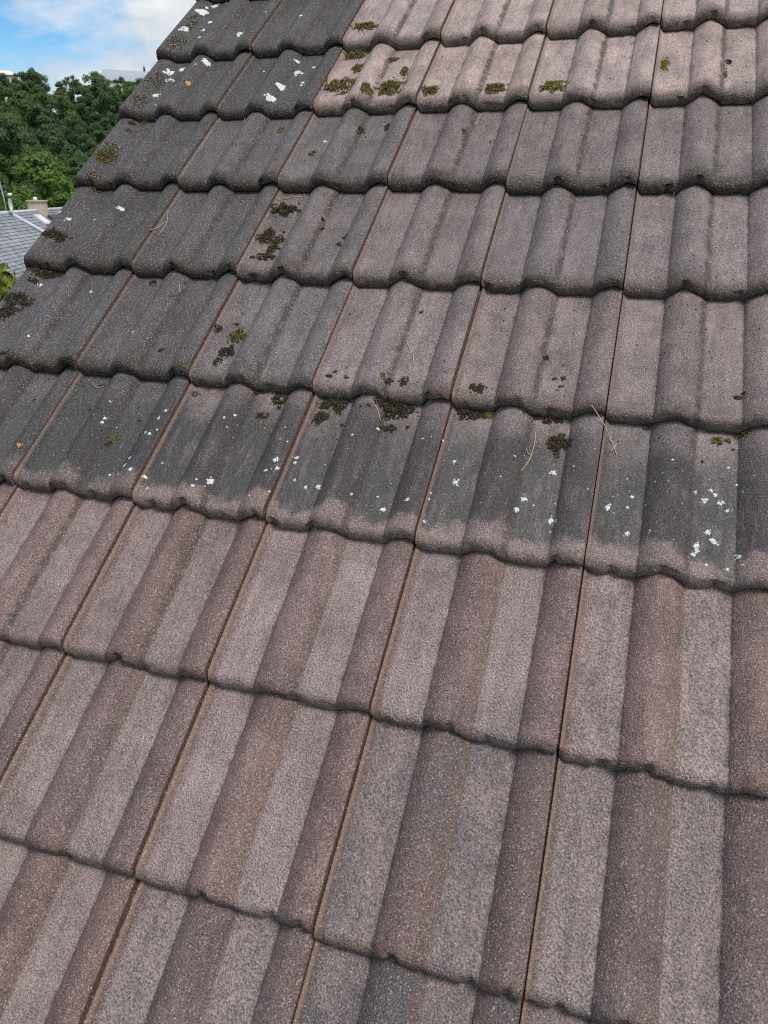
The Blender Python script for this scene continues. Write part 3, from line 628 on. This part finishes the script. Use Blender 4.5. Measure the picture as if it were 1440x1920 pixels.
# yellow green tree near the neighbour house
x, y = polar(-45.6, 21.5); t = bpy.data.objects.new('willow_tree', None); C.objects.link(t); t.location = (x, y, 0)
link('crown', crown_mesh(77, 7.3, 1.75, 15000, 0.085, 0.35, 0.55), LEAF_Y, t); link('trunk', trunk_mesh(78, 7.0, 0.16), BARK.m, t)
tag(t, 'yellow green drooping tree top at the lower left roof edge', 'tree')

# ------------------------------------------------------------------ neighbour house with slate roof
SLATE = Mat('grey_slate', 0.5, 0.5)
rr_ = SLATE.n('ShaderNodeNewGeometry').outputs['Random Per Island']
SLATE.put(SLATE.mix(0.6, SLATE.ramp(rr_, [(0, (0.18, 0.19, 0.21)), (0.5, (0.25, 0.26, 0.285)), (1, (0.33, 0.34, 0.36))]),
          SLATE.ramp(SLATE.noise(1.2, 5, 0.6), [(0.35, 0.45), (0.65, 1.0)]), 'MULTIPLY'), SLATE.b.inputs['Base Color'])
def plain(name, col, rough=0.8, var=0.15, sc_=8.0):
    M = Mat(name, rough); M.put(M.ramp(M.noise(sc_, 4, 0.6), [(0.3, tuple(c*(1-var) for c in col)), (0.7, tuple(min(1, c*(1+var)) for c in col))]), M.b.inputs['Base Color']); return M.m
CREAM = plain('cream_brick', (0.52, 0.43, 0.33)); DMET = plain('dark_metal', (0.05, 0.05, 0.055), 0.5); WHITE = plain('white_paint', (0.72, 0.74, 0.75), 0.5, 0.05)
LEAD = plain('pale_ridge_metal', (0.45, 0.47, 0.50), 0.45); GLASS = plain('roof_glass', (0.55, 0.60, 0.62), 0.15, 0.05); LICH = plain('grey_galvanised', (0.5, 0.53, 0.55), 0.4)
ax, ay = polar(-43.5, 38.5); bx, by = polar(-39.95, 45.5)
e = Vector((bx-ax, by-ay, 0)); LEN = e.length; e.normalize(); m_ = Vector((e.y, -e.x, 0))      # towards the camera side
if m_.dot(Vector((CAM.x-ax, CAM.y-ay, 0))) < 0: m_ = -m_
RZ = 7.5
house = bpy.data.objects.new('slate_house', None); C.objects.link(house)
house.matrix_world = Matrix(((e.x, -m_.x, 0, ax), (e.y, -m_.y, 0, ay), (0, 0, 1, 0), (0, 0, 0, 1)))   # local x along ridge, -y to the camera
tag(house, 'neighbouring house with pale grey slate roof below the wooded hill', 'house')
HP = math.radians(38); X0, X1, SL = -6.0, 12.0, 6.2
def sp(x, d, s=-1, up=0.0): return (x, s*(d*math.cos(HP) + up*math.sin(HP)), RZ - d*math.sin(HP) + up*math.cos(HP))
V, F = [], []
for s in (-1, 1):
    nrow = 34; dd = SL/nrow
    for r in range(nrow):
        x = X0 - (0.11 if r % 2 else 0)
        while x < X1:
            w = 0.22*(0.92+0.16*random.random()); b = len(V); l = 0.012*random.random()
            V += [sp(x+.004, r*dd, s, .02), sp(x+w-.004, r*dd, s, .02), sp(x+w-.004, (r+1.12)*dd, s, .042+l), sp(x+.004, (r+1.12)*dd, s, .042+l),
                  sp(x+w-.004, (r+1.12)*dd, s, .02), sp(x+.004, (r+1.12)*dd, s, .02)]
            F += [(b, b+1, b+2, b+3), (b+3, b+2, b+4, b+5)]; x += w
sl_ = link('slates', mesh('slates', V, F), SLATE.m, house); sl_['kind'] = 'stuff'
V = [sp(X0, 0), sp(X1, 0), sp(X1, SL), sp(X0, SL), sp(X0, SL, 1), sp(X1, SL, 1)]; F = [(0, 1, 2, 3), (0, 4, 5, 1), (2, 5, 4, 3)]
link('roof_boarding', mesh('roof_boarding', V, F), DECK.m, house)
V, F = [], []; yw = SL*math.cos(HP)-0.4
add_box(V, F, X0+.2, X1-.2, -yw, yw, -0.2, RZ-SL*math.sin(HP)-0.02); link('wall', mesh('wall', V, F), PLAS.m, house)
for x in (X0+.25, X1-.45):
    V, F = [], []; b = 0; V += [(x, -yw, RZ-SL*math.sin(HP)-.02), (x, yw, RZ-SL*math.sin(HP)-.02), (x, 0, RZ-.35), (x+.2, -yw, RZ-SL*math.sin(HP)-.02), (x+.2, yw, RZ-SL*math.sin(HP)-.02), (x+.2, 0, RZ-.35)]
    F += [(b, b+1, b+2), (b+5, b+4, b+3), (b, b+3, b+4, b+1), (b+1, b+4, b+5, b+2), (b+2, b+5, b+3, b)]
    link('gable', mesh('gable', V, F), PLAS.m, house)
V, F = [], []; add_tube(V, F, [(X0, 0, RZ+.03), (X1, 0, RZ+.03)], 0.09, 8); link('ridge_cap', mesh('ridge_cap', V, F, True), LEAD, house)
# cross wing whose hip runs down to the right
V, F = [], []
hipA, hipB = Vector(sp(0.9, 0.10, -1, .07)), Vector(sp(3.0, 4.6, -1, .12))
add_tube(V, F, [hipA, (hipA+hipB)/2, hipB], 0.09, 6); link('hip_flashing', mesh('hip_flashing', V, F, True), LEAD, house)
V, F = [], []; b = [sp(2.0, 2.0, -1, .06), sp(3.1, 2.9, -1, .06), sp(2.75, 2.95, -1, .42), sp(2.6, 3.0, -1, .06)]
V += b; F += [(0, 2, 3), (0, 1, 2), (1, 3, 2), (0, 3, 1)]
link('dormer_edge', mesh('dormer_edge', V, F), DMET, house)  # dark dormer edge, reduced to a small wedge
# skylight and hatch
def roof_slab(name, x0, x1, d0, d1, up, mat, par):
    V = [sp(x0, d0, -1, .02), sp(x1, d0, -1, .02), sp(x1, d1, -1, .02), sp(x0, d1, -1, .02), sp(x0, d0, -1, up), sp(x1, d0, -1, up), sp(x1, d1, -1, up), sp(x0, d1, -1, up)]
    F = [(0, 3, 2, 1), (4, 5, 6, 7), (0, 1, 5, 4), (1, 2, 6, 5), (2, 3, 7, 6), (3, 0, 4, 7)]
    return link(name, mesh(name, V, F), mat, par)
k = roof_slab('skylight', 2.9, 3.75, 0.30, 0.98, .12, LEAD, house); roof_slab('pane', 2.98, 3.67, 0.38, 0.90, .125, GLASS, k)
k = roof_slab('roof_hatch', 4.5, 5.5, 0.45, 0.85, .16, DMET, house)
# chimney
V, F = [], []; add_box(V, F, 4.22, 4.85, -0.35, 0.35, RZ-.5, RZ+.44); ch = link('chimney', mesh('chimney', V, F), CREAM, house)
V, F = [], []; add_box(V, F, 4.17, 4.90, -0.40, 0.40, RZ+.443, RZ+.50); link('chimney_cap', mesh('chimney_cap', V, F), CREAM, ch)
V, F = [], []; add_tube(V, F, [(4.35, 0, RZ+.48), (4.35, 0, RZ+.64)], [.10, .08], 8); link('chimney_pot', mesh('chimney_pot', V, F, True), WHITE, ch)
# antenna mast with dish, fixed on the ridge
mast = bpy.data.objects.new('antenna_mast', None); C.objects.link(mast); mast.matrix_world = house.matrix_world @ Matrix.Translation((0.75, 0.0, RZ))
tag(mast, 'slim white antenna mast with small dish on slate house ridge', 'antenna')
V, F = [], []; add_tube(V, F, [(0, 0, -.05), (-0.10, 0, 0.8), (-0.26, 0, 1.50), (-1.1, 0, 1.52)], 0.028, 6); link('pole', mesh('pole', V, F, True), LICH, mast)
V, F = [], []; n = 16; V.append((0, -.16, .33))
for j in (1, 2, 3):
    for k in range(n):
        a = 6.283*k/n; q = j/3; V.append((.17*q*math.cos(a), -.16-.07*q*q, .33+.30*q*math.sin(a)))
for k in range(n): F.append((0, 1+k, 1+(k+1) % n))
for j in (0, 1):
    for k in range(n): F.append((1+j*n+k, 1+(j+1)*n+k, 1+(j+1)*n+(k+1) % n, 1+j*n+(k+1) % n))
me = mesh('dish', V, F, True); d_ = link('dish', me, WHITE, mast); md = d_.modifiers.new('t', 'SOLIDIFY'); md.thickness = 0.015
V, F = [], []; add_tube(V, F, [(-.05, -.2, .78), (-.05, -.36, .78)], 0.06, 8); link('receiver', mesh('receiver', V, F, True), WHITE, mast)

# ------------------------------------------------------------------ hilltop buildings
def far_house(name, label, az, D, w, dp, zb, zw, zr, wallm, roofm, wins):
    x, y = polar(az, D); h = bpy.data.objects.new(name, None); C.objects.link(h); h.location = (x, y, zb); h.rotation_euler = (0, 0, math.radians(-az)+.12); tag(h, label, 'building')
    V, F = [], []; add_box(V, F, -w/2, w/2, -dp/2, dp/2, 0, zw-zb); link('wall', mesh('wall', V, F), wallm, h)
    V = [(-w/2-.4, -dp/2-.4, zw-zb+.003), (w/2+.4, -dp/2-.4, zw-zb+.003), (w/2+.4, dp/2+.4, zw-zb+.003), (-w/2-.4, dp/2+.4, zw-zb+.003), (-w/2+1, 0, zr-zb), (w/2-1, 0, zr-zb)]
    F = [(0, 3, 2, 1), (0, 1, 5, 4), (2, 3, 4, 5), (1, 2, 5), (3, 0, 4)]; link('roof', mesh('roof', V, F), roofm, h)
    for (wx, wz) in wins:
        V, F = [], []; add_box(V, F, wx-.55, wx+.55, -dp/2-.06, -dp/2+.2, wz-.8, wz+.8); k = link('window', mesh('window', V, F), WHITE, h)
        V, F = [], []; add_box(V, F, wx-.45, wx+.45, -dp/2-.075, -dp/2-.062, wz-.7, wz+.7); link('pane', mesh('pane', V, F), DMET, k)
    return h
FWALL = plain('pale_far_wall', (0.62, 0.58, 0.52), 0.9, 0.08, 1.0); FROOF = plain('grey_far_roof', (0.30, 0.32, 0.36), 0.5, 0.1, 0.6)
far_house('hilltop_house', 'pale hilltop house with grey roof behind the skyline trees, beside the near roof edge', -33.6, 232, 22, 9, 19, 33.2, 36.2, FWALL, FROOF, [(-8, 12.3), (-4.5, 12.3), (-1, 12.3)])
far_house('hilltop_house', 'whitish building glimpsed behind the dark skyline tree at the left edge', -42.2, 236, 8, 9, 19, 34.0, 35.4, FWALL, FWALL, [(-2, 13.5), (1.5, 13.5)])
